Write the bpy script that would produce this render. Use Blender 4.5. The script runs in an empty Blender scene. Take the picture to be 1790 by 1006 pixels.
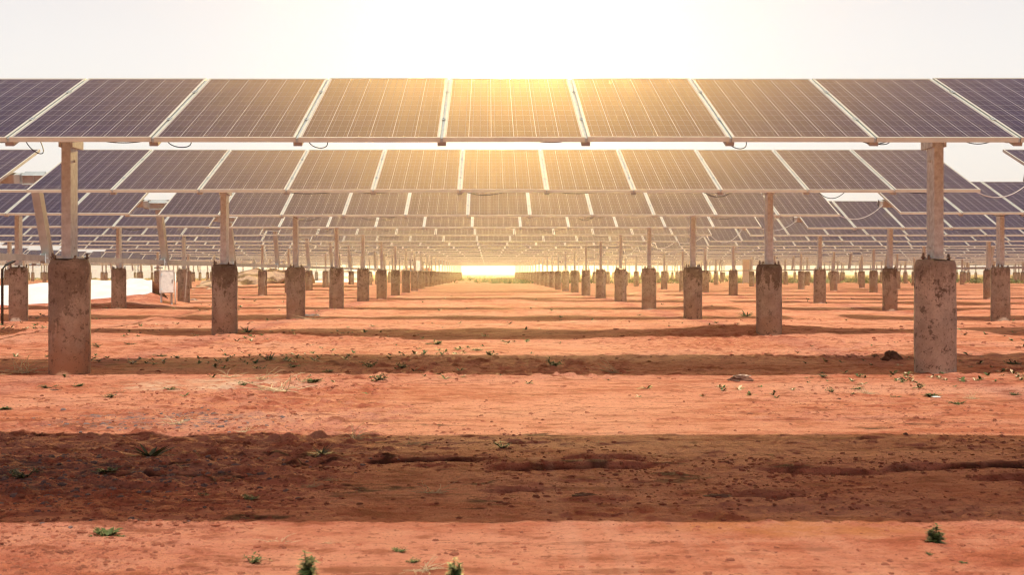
import bpy, math, random
import numpy as np
from mathutils import Matrix, Vector, Euler

random.seed(7)
RNG = np.random.default_rng(11)
sc = bpy.context.scene
COL = sc.collection
R = math.radians

# ------------------------------------------------------------------ camera model
F, CX, HY, HC = 2290.0, 852.0, 478.0, 0.797      # focal (px of 1790), vanishing point, eye height


def at(px, py):
    d = F * HC / (py - HY)
    return ((px - CX) * d / F, d)


# ------------------------------------------------------------------ noise
def _h(ix, iy, s):
    n = (ix.astype(np.int64) * 374761393 + iy.astype(np.int64) * 668265263 + s * 1274126177) & 0xFFFFFFFF
    n = ((n ^ (n >> 13)) * 1274126177) & 0xFFFFFFFF
    n = n ^ (n >> 16)
    return (n & 0xFFFF) / 65535.0


def vnoise(x, y, s=0):
    x = np.asarray(x, float); y = np.asarray(y, float)
    ix, iy = np.floor(x), np.floor(y)
    fx, fy = x - ix, y - iy
    fx = fx * fx * fx * (fx * (fx * 6 - 15) + 10); fy = fy * fy * fy * (fy * (fy * 6 - 15) + 10)
    a, b = _h(ix, iy, s), _h(ix + 1, iy, s)
    c, d = _h(ix, iy + 1, s), _h(ix + 1, iy + 1, s)
    return (a + (b - a) * fx) * (1 - fy) + (c + (d - c) * fx) * fy


def fbm(x, y, s=0, o=4, g=.5):
    t, a, n = 0, 1, 0
    for k in range(o):
        t = t + a * vnoise(x * 2 ** k + 17.3 * k, y * 2 ** k - 9.1 * k, s + k); n += a; a *= g
    return t / n


def sstep(a, b, x):
    t = np.clip((np.asarray(x, float) - a) / (b - a), 0, 1)
    return t * t * (3 - 2 * t)


CRACKS = [  # (x0, x1, depth line y, wiggle seed, depth)
    (-.55, .10, 5.56, 3, .045), (-.05, .72, 5.36, 5, .055), (.30, .72, 5.48, 9, .040),
    (1.05, 1.60, 5.24, 12, .055), (1.55, 2.75, 5.30, 15, .05), (1.85, 2.6, 5.12, 21, .035), (2.2, 2.8, 5.45, 25, .035),
    (-1.9, -.9, 5.18, 31, .025), (.85, 1.2, 4.72, 35, .035), (-.05, .25, 4.78, 41, .035),
]


def height(x, y):
    x = np.asarray(x, float); y = np.asarray(y, float)
    near = 1 - sstep(13, 30, y)
    mid = 1 - sstep(60, 140, y)
    h = .10 * (fbm(x * .16, y * .30, 1, 2) - .5) * sstep(6, 14, y) * mid
    h = h + .035 * (fbm(x * .5, y * .9, 4, 3) - .5) * mid * (.45 + .55 * sstep(8, 13, y))
    rough = .22 + .78 * sstep(.42, .68, fbm(x * .45 + 7, y * .45, 8, 2))
    left = sstep(.4, -1.2, x) if False else 1 - sstep(-1.4, -.3, x)
    rough = rough * sstep(3.9, 4.7, y) * (1 - .8 * sstep(6.2, 6.8, y) * (1 - sstep(9.2, 10.2, y)) * sstep(-1.2, -.2, x))
    rough = rough * (1 - .72 * sstep(4.2, 4.8, y) * (1 - sstep(6.5, 7.2, y)) * sstep(-.9, -.2, x))
    rough = np.clip(rough + .6 * left * sstep(4.4, 5, y) * (1 - sstep(6.2, 7.4, y)), 0, 1.5)
    fine = fbm(x * 5, y * 5, 14, 4, .6) - .5
    h = h + .020 * fine * rough * near
    cl = fbm(x * 11, y * 11, 24, 2)
    h = h + near * rough * .022 * sstep(.60, .85, cl)
    h = h - near * rough * .022 * sstep(.62, .9, fbm(x * 6 + 31, y * 8, 29, 2))
    far = 1 - sstep(30, 60, y)
    side = .35 + .65 * sstep(.3, 1.6, np.abs(x - .3)) 
    t = fbm(x * 1.1 + 2, y * 1.9, 61, 4, .55); u = fbm(x * 2.6 - 5, y * 4.2, 71, 3, .6)
    side = side * (1 - .6 * sstep(4.2, 4.8, y) * (1 - sstep(6.5, 7.2, y)) * sstep(-.9, -.2, x))
    for k, lv in enumerate((.40, .47, .54, .61)):
        h = h + far * side * .008 * sstep(lv, lv + .010, t) * (1 - sstep(lv + .012, lv + .055, t))
    for lv in (.42, .52, .60):
        h = h + far * (.1 + .9 * rough) * .007 * sstep(lv, lv + .014, u) * (1 - sstep(lv + .016, lv + .06, u))
    h = h + far * sstep(11, 15, y) * .07 * (fbm(x * 1.3, y * 1.1, 81, 3) - .5)
    for (x0, x1, yc, s, dp) in CRACKS:
        line = yc + .10 * (fbm(x * 2.2, x * 0, s, 3) - .5) * 2
        ends = sstep(x0, x0 + .12, x) * (1 - sstep(x1 - .12, x1, x))
        w = .016 + .03 * vnoise(x * 9, x * 0, s + 2)
        g = np.exp(-((y - line) / w) ** 2)
        h = h - ends * .6 * dp * g + ends * .28 * dp * sstep(line - .005, line + .015, y) * (1 - sstep(line + .05, line + .6, y))
    # a few soil banks
    for (bx, by, rx, ry, a) in [(3.2, 16.9, 1.5, .5, .10), (-2.6, 16.6, 1.2, .5, .05), (-.8, 35, 3, 1.2, .12), (-9, 70, 5, 5, .25), (1.5, 26, 4, .8, .07)]:
        h = h + a * np.exp(-((x - bx) / rx) ** 2 - ((y - by) / ry) ** 2)
    return h


def gz(x, y):
    return float(height(np.array([x]), np.array([y]))[0])


# ------------------------------------------------------------------ materials
def newmat(name):
    m = bpy.data.materials.new(name); m.use_nodes = True
    nt = m.node_tree
    b = nt.nodes['Principled BSDF']
    return m, nt, b


class NT:
    def __init__(s, nt): s.nt = nt
    def n(s, t, **k):
        o = s.nt.nodes.new(t)
        for a, v in k.items(): setattr(o, a, v)
        return o
    def l(s, a, b): s.nt.links.new(a, b)
    def val(s, x, sock):
        if isinstance(x, (int, float)): sock.default_value = x
        elif isinstance(x, tuple): sock.default_value = x if len(x) == 4 or sock.type == 'VECTOR' else (*x, 1)
        else: s.l(x, sock)
    def math(s, op, a, b=0.0, c=None, clamp=False):
        o = s.n('ShaderNodeMath', operation=op); o.use_clamp = clamp
        s.val(a, o.inputs[0]); s.val(b, o.inputs[1])
        if c is not None: s.val(c, o.inputs[2])
        return o.outputs[0]
    def mix(s, f, a, b, blend='MIX'):
        o = s.n('ShaderNodeMix', data_type='RGBA', blend_type=blend)
        s.val(f, o.inputs[0]); s.val(a, o.inputs[6]); s.val(b, o.inputs[7])
        return o.outputs[2]
    def noise(s, vec, scale, detail=4, rough=.55, dist=0.0):
        o = s.n('ShaderNodeTexNoise'); o.inputs['Scale'].default_value = scale
        o.inputs['Detail'].default_value = detail; o.inputs['Roughness'].default_value = rough
        o.inputs['Distortion'].default_value = dist
        if vec is not None: s.l(vec, o.inputs['Vector'])
        return o.outputs['Fac']
    def ramp(s, x, a, b, lo=0.0, hi=1.0):
        o = s.n('ShaderNodeMapRange'); o.interpolation_type = 'SMOOTHSTEP'
        s.val(x, o.inputs[0])
        for i, v in enumerate((a, b, lo, hi)): s.val(v, o.inputs[1 + i])
        return o.outputs[0]
    def mapv(s, vec, scale=(1, 1, 1), loc=None):
        o = s.n('ShaderNodeVectorMath', operation='MULTIPLY'); s.l(vec, o.inputs[0]); o.inputs[1].default_value = scale
        r = o.outputs[0]
        if loc is not None:
            p = s.n('ShaderNodeVectorMath', operation='ADD'); s.l(r, p.inputs[0]); s.val(loc, p.inputs[1]); r = p.outputs[0]
        return r
    def bump(s, h, strength, dist, b):
        o = s.n('ShaderNodeBump'); o.inputs['Strength'].default_value = strength; o.inputs['Distance'].default_value = dist
        s.l(h, o.inputs['Height']); s.l(o.outputs[0], b.inputs['Normal'])


def plain(name, col, rough=.6, metal=0.0, var=.12, scale=14):
    m, nt, b = newmat(name); N = NT(nt)
    tc = N.n('ShaderNodeTexCoord'); f = N.noise(tc.outputs['Object'], scale, 5)
    oi = N.n('ShaderNodeObjectInfo')
    lo = tuple(c * (1 - var) for c in col); hi = tuple(min(1, c * (1 + var)) for c in col)
    c = N.mix(N.ramp(f, .3, .7), lo, hi)
    c = N.mix(N.math('MULTIPLY', oi.outputs['Random'], .35), c, tuple(x * .8 for x in col))
    N.l(c, b.inputs['Base Color'])
    b.inputs['Roughness'].default_value = rough; b.inputs['Metallic'].default_value = metal
    return m


def mat_cells():
    m, nt, b = newmat('solar_cells'); N = NT(nt)
    uv = N.n('ShaderNodeUVMap'); sp = N.n('ShaderNodeSeparateXYZ'); N.l(uv.outputs[0], sp.inputs[0])
    u, v = sp.outputs[0], sp.outputs[1]                   # u 0..6, v 0..12 across the cell field
    fu, fv = N.math('FRACT', u), N.math('FRACT', v)
    def near_edge(x, w):
        a = N.math('ABSOLUTE', N.math('SUBTRACT', x, .5))
        return N.math('GREATER_THAN', a, .5 - w)
    gap_u = near_edge(fu, .0135)
    gap_v = near_edge(fv, .0075)
    bb = N.math('FRACT', N.math('MULTIPLY', fu, 3.0))
    bus = N.math('LESS_THAN', N.math('ABSOLUTE', N.math('SUBTRACT', bb, .5)), .020)
    out = N.math('MAXIMUM', N.math('MAXIMUM', N.math('LESS_THAN', u, .0), N.math('GREATER_THAN', u, 6.0)),
                 N.math('MAXIMUM', N.math('LESS_THAN', v, .0), N.math('GREATER_THAN', v, 12.0)))
    white = N.math('MAXIMUM', N.math('MAXIMUM', gap_u, gap_v), out)
    vo = N.n('ShaderNodeTexVoronoi'); vo.inputs['Scale'].default_value = 5
    N.l(uv.outputs[0], vo.inputs['Vector'])
    spc = N.n('ShaderNodeSeparateColor'); N.l(vo.outputs['Color'], spc.inputs[0])
    # per-cell tone
    fl = N.n('ShaderNodeCombineXYZ'); N.l(N.math('FLOOR', u), fl.inputs[0]); N.l(N.math('FLOOR', v), fl.inputs[1])
    oi = N.n('ShaderNodeObjectInfo'); N.l(N.math('MULTIPLY', oi.outputs['Random'], 91.0), fl.inputs[2])
    wn = N.n('ShaderNodeTexWhiteNoise'); N.l(fl.outputs[0], wn.inputs['Vector'])
    t = N.math('ADD', N.math('MULTIPLY', spc.outputs[0], .55), N.math('MULTIPLY', wn.outputs['Value'], .45))
    cell = N.mix(t, (.018, .0105, .032), (.035, .021, .058))
    c = N.mix(bus, cell, (.24, .225, .22))
    c = N.mix(white, c, (.44, .41, .385))
    # thin dust film
    tc = N.n('ShaderNodeTexCoord')
    d = N.ramp(N.noise(N.mapv(tc.outputs['Object'], (3, .8, 1), fl.outputs[0]), 2.3, 5), .40, .75, .0, .06)
    sd_ = N.ramp(v, .9, -.1, 0, .10)
    d = N.math('ADD', N.math('ADD', d, sd_), N.math('MULTIPLY', oi.outputs['Random'], .05))
    c = N.mix(d, c, (.42, .27, .18))
    N.l(c, b.inputs['Base Color'])
    b.inputs['Roughness'].default_value = .15; b.inputs['IOR'].default_value = 1.36
    return m


def mat_concrete(name, dark_top=.5, sand=.5, blotch=.5, seam=True, seed=0.0, pale=(.30, .245, .195), slope=0.0, level=None):
    m, nt, b = newmat(name); N = NT(nt)
    tc = N.n('ShaderNodeTexCoord'); oi = N.n('ShaderNodeObjectInfo')
    off = N.n('ShaderNodeCombineXYZ')
    r = N.math('ADD', N.math('MULTIPLY', oi.outputs['Random'], 37.0), seed)
    for i in range(3): N.l(r, off.inputs[i])
    P0 = tc.outputs['Object']
    P = N.mapv(P0, (1, 1, 1), off.outputs[0])
    Pv = N.mapv(P0, (1, 1, .22), off.outputs[0])
    sp = N.n('ShaderNodeSeparateXYZ'); N.l(P0, sp.inputs[0])
    z = sp.outputs[2]
    c = N.mix(N.ramp(N.noise(P, 7, 6, .65), .3, .7), tuple(v * .72 for v in pale), tuple(v * 1.12 for v in pale))
    c = N.mix(N.ramp(N.noise(P, 60, 3), .45, .75, 0, .35), c, tuple(v * .5 for v in pale))
    # red dust rising from the soil
    zz = N.math('ADD', z, N.math('MULTIPLY', N.math('SUBTRACT', N.noise(P, 5, 4), .5), .55))
    c = N.mix(N.ramp(zz, .05, .55, sand, 0.0), c, (.40, .205, .115))
    # dark mould from the top, with drips
    n1 = N.noise(Pv, 9, 6, .7, .6)
    lev = level if level is not None else .72
    zt = N.math('ADD', N.math('ADD', z, N.math('MULTIPLY', sp.outputs[0], slope)), N.math('ADD', N.math('MULTIPLY', N.math('SUBTRACT', n1, .5), 1.1), N.math('MULTIPLY', N.math('SUBTRACT', N.noise(P, 22, 6, .75), .5), .8)))
    k = N.ramp(zt, lev, lev + .07, 0.0, dark_top)
    k = N.math('MULTIPLY', k, N.ramp(N.math('FRACT', N.math('MULTIPLY', oi.outputs['Random'], 7.3)), .1, .8, .55, 1.0))
    k = N.math('MULTIPLY', k, N.ramp(N.noise(P, 13, 5, .7), .28, .55, .45, 1))
    c = N.mix(k, c, (.085, .055, .036))
    # blotches
    bl = N.math('MULTIPLY', N.ramp(N.noise(P, 12, 6, .8), .545, .60), blotch)
    c = N.mix(bl, c, (.075, .05, .036))
    bl = N.math('MULTIPLY', N.ramp(N.noise(P, 34, 5, .8), .575, .63), blotch)
    c = N.mix(bl, c, (.05, .035, .028))
    N.l(c, b.inputs['Base Color']); b.inputs['Roughness'].default_value = .9
    h = N.math('ADD', N.noise(P, 30, 6, .7), N.math('MULTIPLY', N.noise(P, 120, 3), .4))
    N.bump(h, .6, .008, b)
    return m


def mat_ground():
    m, nt, b = newmat('red_soil'); N = NT(nt)
    g = N.n('ShaderNodeNewGeometry'); P = g.outputs['Position']
    sp = N.n('ShaderNodeSeparateXYZ'); N.l(P, sp.inputs[0]); X, Y = sp.outputs[0], sp.outputs[1]
    big = N.noise(N.mapv(P, (.5, .9, .5)), 1.1, 5, .6)
    med = N.noise(N.mapv(P, (1, 1.5, 1)), 4.5, 6, .65)
    fin = N.noise(P, 38, 5, .7)
    c = N.mix(N.ramp(big, .36, .64), (.49, .140, .076), (.66, .268, .172))
    c = N.mix(N.ramp(N.noise(N.mapv(P, (.35, .8, 1)), .8, 4, .6), .50, .66, 0, .6), c, (.68, .35, .24))
    c = N.mix(N.ramp(med, .42, .70, 0, .75), c, (.72, .33, .205))
    c = N.mix(N.ramp(med, .48, .34, 0, .75), c, (.30, .080, .038))
    c = N.mix(N.ramp(fin, .53, .66, 0, .65), c, (.22, .064, .034))
    c = N.mix(N.ramp(N.noise(P, 110, 3, .7), .58, .72, 0, .5), c, (.19, .058, .032))
    c = N.mix(N.ramp(N.noise(N.mapv(P, (1, 1.3, 1)), 15, 6, .7), .575, .64, 0, N.ramp(N.noise(N.mapv(P, (.6, 1.2, 1)), 1.7, 3), .46, .60, .1, .85)), c, (.17, .050, .026))
    c = N.mix(N.ramp(N.noise(N.mapv(P, (.35, 1.4, 1)), 3.2, 6, .72), .56, .63, 0, .6), c, (.24, .068, .034))
    shade_at = N.n('ShaderNodeAttribute', attribute_name='soil_shade')
    c = N.mix(shade_at.outputs['Fac'], c, (.045, .013, .008))  # shade painted into the soil colour along cracks and in hollows
    def patch(cx, cy, rx, ry, col, amt, sc=3.0, lo=.35):
        a = N.math('DIVIDE', N.math('SUBTRACT', X, cx), rx); e = N.math('DIVIDE', N.math('SUBTRACT', Y, cy), ry)
        d = N.math('ADD', N.math('MULTIPLY', a, a), N.math('MULTIPLY', e, e))
        k = N.ramp(d, 1.2, .15)
        k = N.math('MULTIPLY', k, N.ramp(N.noise(P, sc, 6, .7), lo, lo + .25, 0, amt))
        nonlocal c
        c = N.mix(k, c, col)
    trk = N.ramp(N.noise(N.mapv(P, (9, .35, 1)), 1.0, 4, .6), .45, .62)
    tm = N.math('MULTIPLY', N.ramp(N.math('ABSOLUTE', N.math('SUBTRACT', X, .55)), .75, .25), N.ramp(Y, 8.5, 5.0))
    c = N.mix(N.math('MULTIPLY', N.math('MULTIPLY', trk, tm), .3), c, (.70, .36, .25))
    patch(-1.75, 7.05, .75, .50, (.21, .17, .17), .85, 9, .44)       # ash-grey gravelly patch
    patch(-1.9, 5.15, 1.0, .60, (.13, .085, .085), .9, 8, .40)
    patch(-1.95, 9.2, .8, .55, (.72, .52, .37), .8, 4, .38)          # pale sandy spill
    patch(-2.4, 11.4, 1.6, .9, (.44, .36, .17), .45, 6, .40)         # weedy tint
    patch(2.9, 5.1, 1.2, .5, (.28, .08, .04), .7, 5, .40)
    patch(1.0, 4.1, .5, .2, (.52, .19, .07), .8, 5, .35)
    # far dry grass country
    k = N.math('MULTIPLY', N.ramp(Y, 120, 170), N.ramp(N.noise(N.mapv(P, (.02, .05, .02)), 3, 4), .35, .6, .5, 1))
    c = N.mix(k, c, (.44, .30, .10))
    N.l(c, b.inputs['Base Color']); b.inputs['Roughness'].default_value = .95
    b.inputs['Specular IOR Level'].default_value = .15
    h = N.math('ADD', N.noise(P, 24, 6, .72), N.math('MULTIPLY', N.noise(P, 90, 4, .7), .5))
    h = N.math('ADD', h, N.math('MULTIPLY', N.noise(N.mapv(P, (.6, 1.2, 1)), 7, 5, .7), .9))
    N.bump(h, 1.0, .028, b)
    return m


M_CELL = mat_cells()
M_BACK = plain('white_backsheet', (.72, .72, .70), .5)
M_ALU = plain('anodised_frame', (.58, .56, .46), .42, .0, .06)
M_STEEL = plain('galvanised_steel', (.55, .65, .69), .55, .0, .2, 22)
M_TUBE = plain('galvanised_tube', (.40, .43, .42), .5, .0, .15, 10)
M_BOLT = plain('rusty_bolt', (.22, .18, .15), .7, .0)
M_CABLE = plain('black_cable', (.022, .020, .018), .55)
M_GCABLE = plain('pale_cable', (.55, .52, .48), .5)
M_CONC = mat_concrete('weathered_concrete', .80, .40, .6, level=.80, pale=(.46, .41, .345))
M_CONC_L = mat_concrete('stained_concrete', .72, .90, .6, seed=3.1, slope=-1.5, level=.46, pale=(.48, .40, .32))
M_CONC_R = mat_concrete('pale_spotted_concrete', .75, .30, .7, seed=8.2, pale=(.54, .485, .415), level=.66)
M_CONC_D = mat_concrete('dark_stained_concrete', .75, .5, .6, seed=5.5, pale=(.42, .37, .31), level=.66)
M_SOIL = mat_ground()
M_CLOD = plain('soil_clod', (.27, .085, .045), .95, 0, .35, 9)
M_ASH = plain('grey_clod', (.15, .105, .10), .95, 0, .35, 9)
M_WHITE = plain('white_liner', (.74, .73, .70), .6, 0, .08, 3)
M_BOX = plain('white_painted_metal', (.74, .73, .70), .4)
M_STONE = plain('gravel_stone', (.36, .25, .19), .95, 0, .3, 5)


def leafmat(name, a, bcol):
    m, nt, b = newmat(name); N = NT(nt)
    g = N.n('ShaderNodeNewGeometry')
    N.l(N.mix(g.outputs['Random Per Island'], a, bcol), b.inputs['Base Color'])
    b.inputs['Roughness'].default_value = .6
    return m


M_LEAF = leafmat('weed_leaf', (.045, .075, .018), (.10, .13, .035))
M_DARKLEAF = leafmat('dark_weed_leaf', (.045, .065, .02), (.085, .105, .035))
M_DRY = leafmat('dry_straw', (.46, .33, .18), (.68, .54, .34))
M_FARGRASS = leafmat('yellow_green_grass', (.12, .15, .03), (.42, .33, .10))
M_FARGREEN = leafmat('green_grass', (.06, .10, .02), (.16, .18, .05))


# ------------------------------------------------------------------ mesh builder
class MB:
    def __init__(s):
        s.v, s.f, s.m, s.uv, s.smooth = [], [], [], {}, []
    def face(s, idx, mi=0, sm=False):
        s.f.append(idx); s.m.append(mi); s.smooth.append(sm)
    def box(s, lo, hi, mi=0, mat=None):
        b = len(s.v)
        for z in (lo[2], hi[2]):
            for (x, y) in ((lo[0], lo[1]), (hi[0], lo[1]), (hi[0], hi[1]), (lo[0], hi[1])):
                p = Vector((x, y, z)); s.v.append(tuple(mat @ p) if mat else (x, y, z))
        for q in ((3, 2, 1, 0), (4, 5, 6, 7), (0, 1, 5, 4), (1, 2, 6, 5), (2, 3, 7, 6), (3, 0, 4, 7)):
            s.face([b + i for i in q], mi)
        return len(s.f) - 6
    def tube(s, pts, r, mi=0, seg=6, closed=True):
        pts = [Vector(p) for p in pts]; b0 = len(s.v); n = len(pts)
        for i, p in enumerate(pts):
            t = (pts[min(i + 1, n - 1)] - pts[max(i - 1, 0)]).normalized()
            up = Vector((0, 0, 1)) if abs(t.z) < .9 else Vector((0, 1, 0))
            a = t.cross(up).normalized(); c = a.cross(t)
            rr = r[i] if isinstance(r, (list, tuple)) else r
            for k in range(seg):
                th = 2 * math.pi * k / seg
                s.v.append(tuple(p + a * math.cos(th) * rr + c * math.sin(th) * rr))
        for i in range(n - 1):
            for k in range(seg):
                s.face([b0 + i * seg + k, b0 + i * seg + (k + 1) % seg, b0 + (i + 1) * seg + (k + 1) % seg, b0 + (i + 1) * seg + k], mi, True)
        if closed:
            s.face([b0 + k for k in range(seg)][::-1], mi); s.face([b0 + (n - 1) * seg + k for k in range(seg)], mi)
    def strip(s, pts, widths, side, mi=0):
        """bent leaf blade"""
        b = len(s.v); side = Vector(side)
        for p, w in zip(pts, widths):
            p = Vector(p); s.v.append(tuple(p - side * w)); s.v.append(tuple(p + side * w))
        for i in range(len(pts) - 1):
            s.face([b + 2 * i, b + 2 * i + 1, b + 2 * i + 3, b + 2 * i + 2], mi)
    def mesh(s, name, mats):
        me = bpy.data.meshes.new(name)
        me.from_pydata(s.v, [], s.f)
        for m in mats: me.materials.append(m)
        me.polygons.foreach_set('material_index', s.m)
        me.polygons.foreach_set('use_smooth', s.smooth)
        if s.uv:
            ul = me.uv_layers.new(name='UVMap')
            for p in me.polygons:
                if p.index in s.uv:
                    for li, c in zip(p.loop_indices, s.uv[p.index]): ul.data[li].uv = c
                else:
                    for li in p.loop_indices: ul.data[li].uv = (-.5, -.5)
        me.update()
        return me


def ob(name, me, parent=None, loc=(0, 0, 0), rot=(0, 0, 0)):
    o = bpy.data.objects.new(name, me); COL.objects.link(o)
    o.location = loc; o.rotation_euler = rot
    if parent: o.parent = parent
    return o


def tag(o, label, cat, group=None):
    o['label'] = label; o['category'] = cat
    if group: o['group'] = group
    return o


def kind(o, k):
    o['kind'] = k; return o


# ------------------------------------------------------------------ solar table geometry
PW, PL, PITCH, NP = .99, 1.956, 1.01, 11
FH, LIP = .035, .013


def lam_uv(x0, x1, y0, y1):
    """cell-field coordinates: cells start .024 in from the module edge in x, .030 in y"""
    cu = (PW - .042) / 6; cv = (PL - .050) / 12
    f = lambda x, y: ((x + PW / 2 - .021) / cu, (y + PL / 2 - .025) / cv)
    return [f(x0, y0), f(x1, y0), f(x1, y1), f(x0, y1)]


def add_laminate(mb, ox=0.0, mc=0, mb_i=1):
    x0, x1, y0, y1 = -PW / 2 + LIP, PW / 2 - LIP, -PL / 2 + LIP, PL / 2 - LIP
    k = mb.box((ox + x0, y0, -.009), (ox + x1, y1, -.003), mb_i)
    mb.m[k + 1] = mc
    mb.uv[k + 1] = lam_uv(x0, x1, y0, y1)


def add_frame(mb, ox=0.0, mi=0):
    a, l = PW / 2, PL / 2
    mb.box((ox - a, -l, -FH), (ox - a + LIP, l, 0), mi); mb.box((ox + a - LIP, -l, -FH), (ox + a, l, 0), mi)
    mb.box((ox - a + LIP, -l, -FH), (ox + a - LIP, -l + LIP, 0), mi); mb.box((ox - a + LIP, l - LIP, -FH), (ox + a - LIP, l, 0), mi)


def me_laminate():
    mb = MB(); add_laminate(mb); return mb.mesh('solar_panel', [M_CELL, M_BACK])
def me_frame():
    mb = MB(); add_frame(mb); return mb.mesh('frame', [M_ALU])
def me_panel():
    mb = MB(); add_laminate(mb); add_frame(mb, 0, 2); return mb.mesh('solar_panel_whole', [M_CELL, M_BACK, M_ALU])
def me_bank():
    mb = MB()
    for k in range(NP):
        ox = (k - 5) * PITCH
        add_laminate(mb, ox); add_frame(mb, ox, 2)
    mb.box((-NP * PITCH / 2 - .05, -.05, -.17), (NP * PITCH / 2 + .05, .05, -.07), 2)
    return mb.mesh('panel_bank', [M_CELL, M_BACK, M_ALU])


TUBE_OFF = -.125      # tube centre under the panel plane, along the normal
def me_tube(l, r):
    """hollow square torque tube from x=-l to x=r"""
    mb = MB(); w, t = .055, .006
    mb.box((-l, -w, -w), (r, w, -w + t)); mb.box((-l, -w, w - t), (r, w, w))
    mb.box((-l, -w, -w + t), (r, -w + t, w - t)); mb.box((-l, w - t, -w + t), (r, w, w - t))
    return mb.mesh('torque_tube', [M_TUBE])
def me_purlin():
    """full-length cross rails carrying the modules, one at each seam"""
    mb = MB()
    mb.box((-.03, -PL / 2 + .02, -.068), (.03, PL / 2 - .02, -.0385))  # run to full length so no sunlight leaks through the seams
    mb.box((-.0085, -PL / 2 + .012, -.0384), (.0085, PL / 2 - .012, -.008))
    return mb.mesh('cross_rail', [M_TUBE])
def me_clamp():
    mb = MB()
    mb.box((-.016, -.03, .001), (.016, .03, .006))
    mb.tube([(0, 0, .006), (0, 0, .013)], .006, 0, 6)
    return mb.mesh('clamp', [M_TUBE])
def me_post(h0, h1):
    """cold-formed channel post: web to the camera side, two deep flanges with returned lips"""
    mb = MB(); w, d, t = .036, .088, .006
    mb.box((-w, -d, h0), (w, -d + t, h1))
    mb.box((-w, -d + t, h0), (-w + t, d, h1)); mb.box((w - t, -d + t, h0), (w, d, h1))
    mb.box((-w + t, d - t, h0), (-w + t + .02, d, h1)); mb.box((w - t - .02, d - t, h0), (w - t, d, h1))
    for z in (h1 - .10, h1 - .22, h0 + .08):
        mb.tube([(-w - .012, 0, z), (w + .012, 0, z)], .011, 0, 6)
    mb.box((-.10, -.11, h0 - .006), (.10, .11, h0 - .0005))
    return mb.mesh('post', [M_STEEL])
def me_bearing():
    """saddle that carries the tube on the post head"""
    mb = MB()
    mb.box((-.055, -.10, -.115), (-.0365, .17, .03)); mb.box((.0365, -.10, -.115), (.055, .17, .03))
    mb.box((-.055, .17, -.115), (.055, .176, .03)); mb.box((-.0362, -.092, -.006), (.0362, .168, .0))
    mb.tube([(-.063, .03, -.05), (.063, .03, -.05)], .012, 0, 6)
    return mb.mesh('bearing_bracket', [M_STEEL])
PIER_H = .905
def me_pier(seed, mat, seg=44, rings=30, rough=1.0, seam=.6):
    mb = MB(); r0 = .159
    for j in range(rings + 1):
        z = -.25 + (PIER_H + .25) * j / rings
        for k in range(seg):
            th = 2 * math.pi * k / seg
            n = float(fbm(np.array([math.cos(th) * 2 + seed * 3.7 + 9]), np.array([z * 4 + math.sin(th) * 2]), seed, 3)[0]) - .5
            r = r0 + .010 * n * rough
            ds = abs((th - seam + math.pi) % (2 * math.pi) - math.pi)
            if ds < .10: r -= .007 * rough * (1 - ds / .10)
            e = PIER_H - z
            zz = z
            if e < .05: r -= .018 * (1 - e / .05) * (1.0 + 1.3 * n)
            if j == rings: zz += .03 * n * rough - .004
            mb.v.append((r * math.cos(th), r * math.sin(th), zz))
    for j in range(rings):
        for k in range(seg):
            a, b = j * seg + k, j * seg + (k + 1) % seg
            mb.face([a, b, b + seg, a + seg], 0, True)
    c = len(mb.v); mb.v.append((0, 0, PIER_H + .004))
    for k in range(seg): mb.face([rings * seg + k, rings * seg + (k + 1) % seg, c], 0)
    return mb.mesh('concrete_pier', [mat])
def me_bolt():
    mb = MB()
    mb.tube([(0, 0, -.02), (0, 0, .085)], .0095, 0, 7); mb.tube([(0, 0, .018), (0, 0, .036)], .019, 0, 6)
    return mb.mesh('anchor_bolt', [M_BOLT])
def me_arm(th):
    """drive arm under the tube, square to the modules, down to the drive rod"""
    mb = MB()
    L = 1.10
    mt = Matrix.Rotation(R(27), 4, 'X')
    mb.box((-.05, -.07, -L), (-.044, .07, -.06), 0, mt); mb.box((.044, -.07, -L), (.05, .07, -.06), 0, mt)
    mb.box((-.044, -.07, -L), (.044, -.064, -.06), 0, mt)
    mb.box((-.15, -.075, -.06), (.15, .075, -.052), 0, mt)
    # clamp box round the tube
    for x in (-.13, 0, .12):
        mb.box((x, -.068, -.052), (x + .012, -.0585, .062), 0, mt)
    mb.box((-.13, -.066, .057), (.132, .066, .064), 0, mt)
    mb.tube([(-.07, 0, -L + .03), (.07, 0, -L + .03)], .016, 0, 6)
    return mb.mesh('drive_arm', [M_TUBE])


def sag(p, q, drop, n=12):
    p, q = Vector(p), Vector(q)
    return [tuple(p.lerp(q, i / n) - Vector((0, 0, drop * 4 * (i / n) * (1 - i / n)))) for i in range(n + 1)]


ME = dict(lam=me_laminate(), frame=me_frame(), panel=me_panel(), bank=me_bank(), clamp=me_clamp(), rail=me_purlin(),
          bolt=me_bolt(), bearing=me_bearing(), arm=me_arm(0))
HALF = NP * PITCH / 2
ME['tube'] = me_tube(HALF + .06, HALF + .06)
ME['tube_long'] = me_tube(HALF + .46, HALF + .06)       # reaches across the drive gap
HM = 2.09                                              # height of the panel plane's middle line
POST_TOP = HM + TUBE_OFF * .94 - .075
ME['post'] = me_post(PIER_H + .012, POST_TOP)
PIERS = [me_pier(i + 1, [M_CONC, M_CONC_D, M_CONC, M_CONC_D][i], 36, 24, 1, .6 + 1.4 * i) for i in range(4)]
PIER_L = me_pier(11, M_CONC_L, 72, 64, 1.5, -.35)
PIER_R = me_pier(12, M_CONC_R, 72, 64, 1.0, -R(62))
PIER_FAR = me_pier(13, M_CONC, 16, 4, .6, 1)

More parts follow.
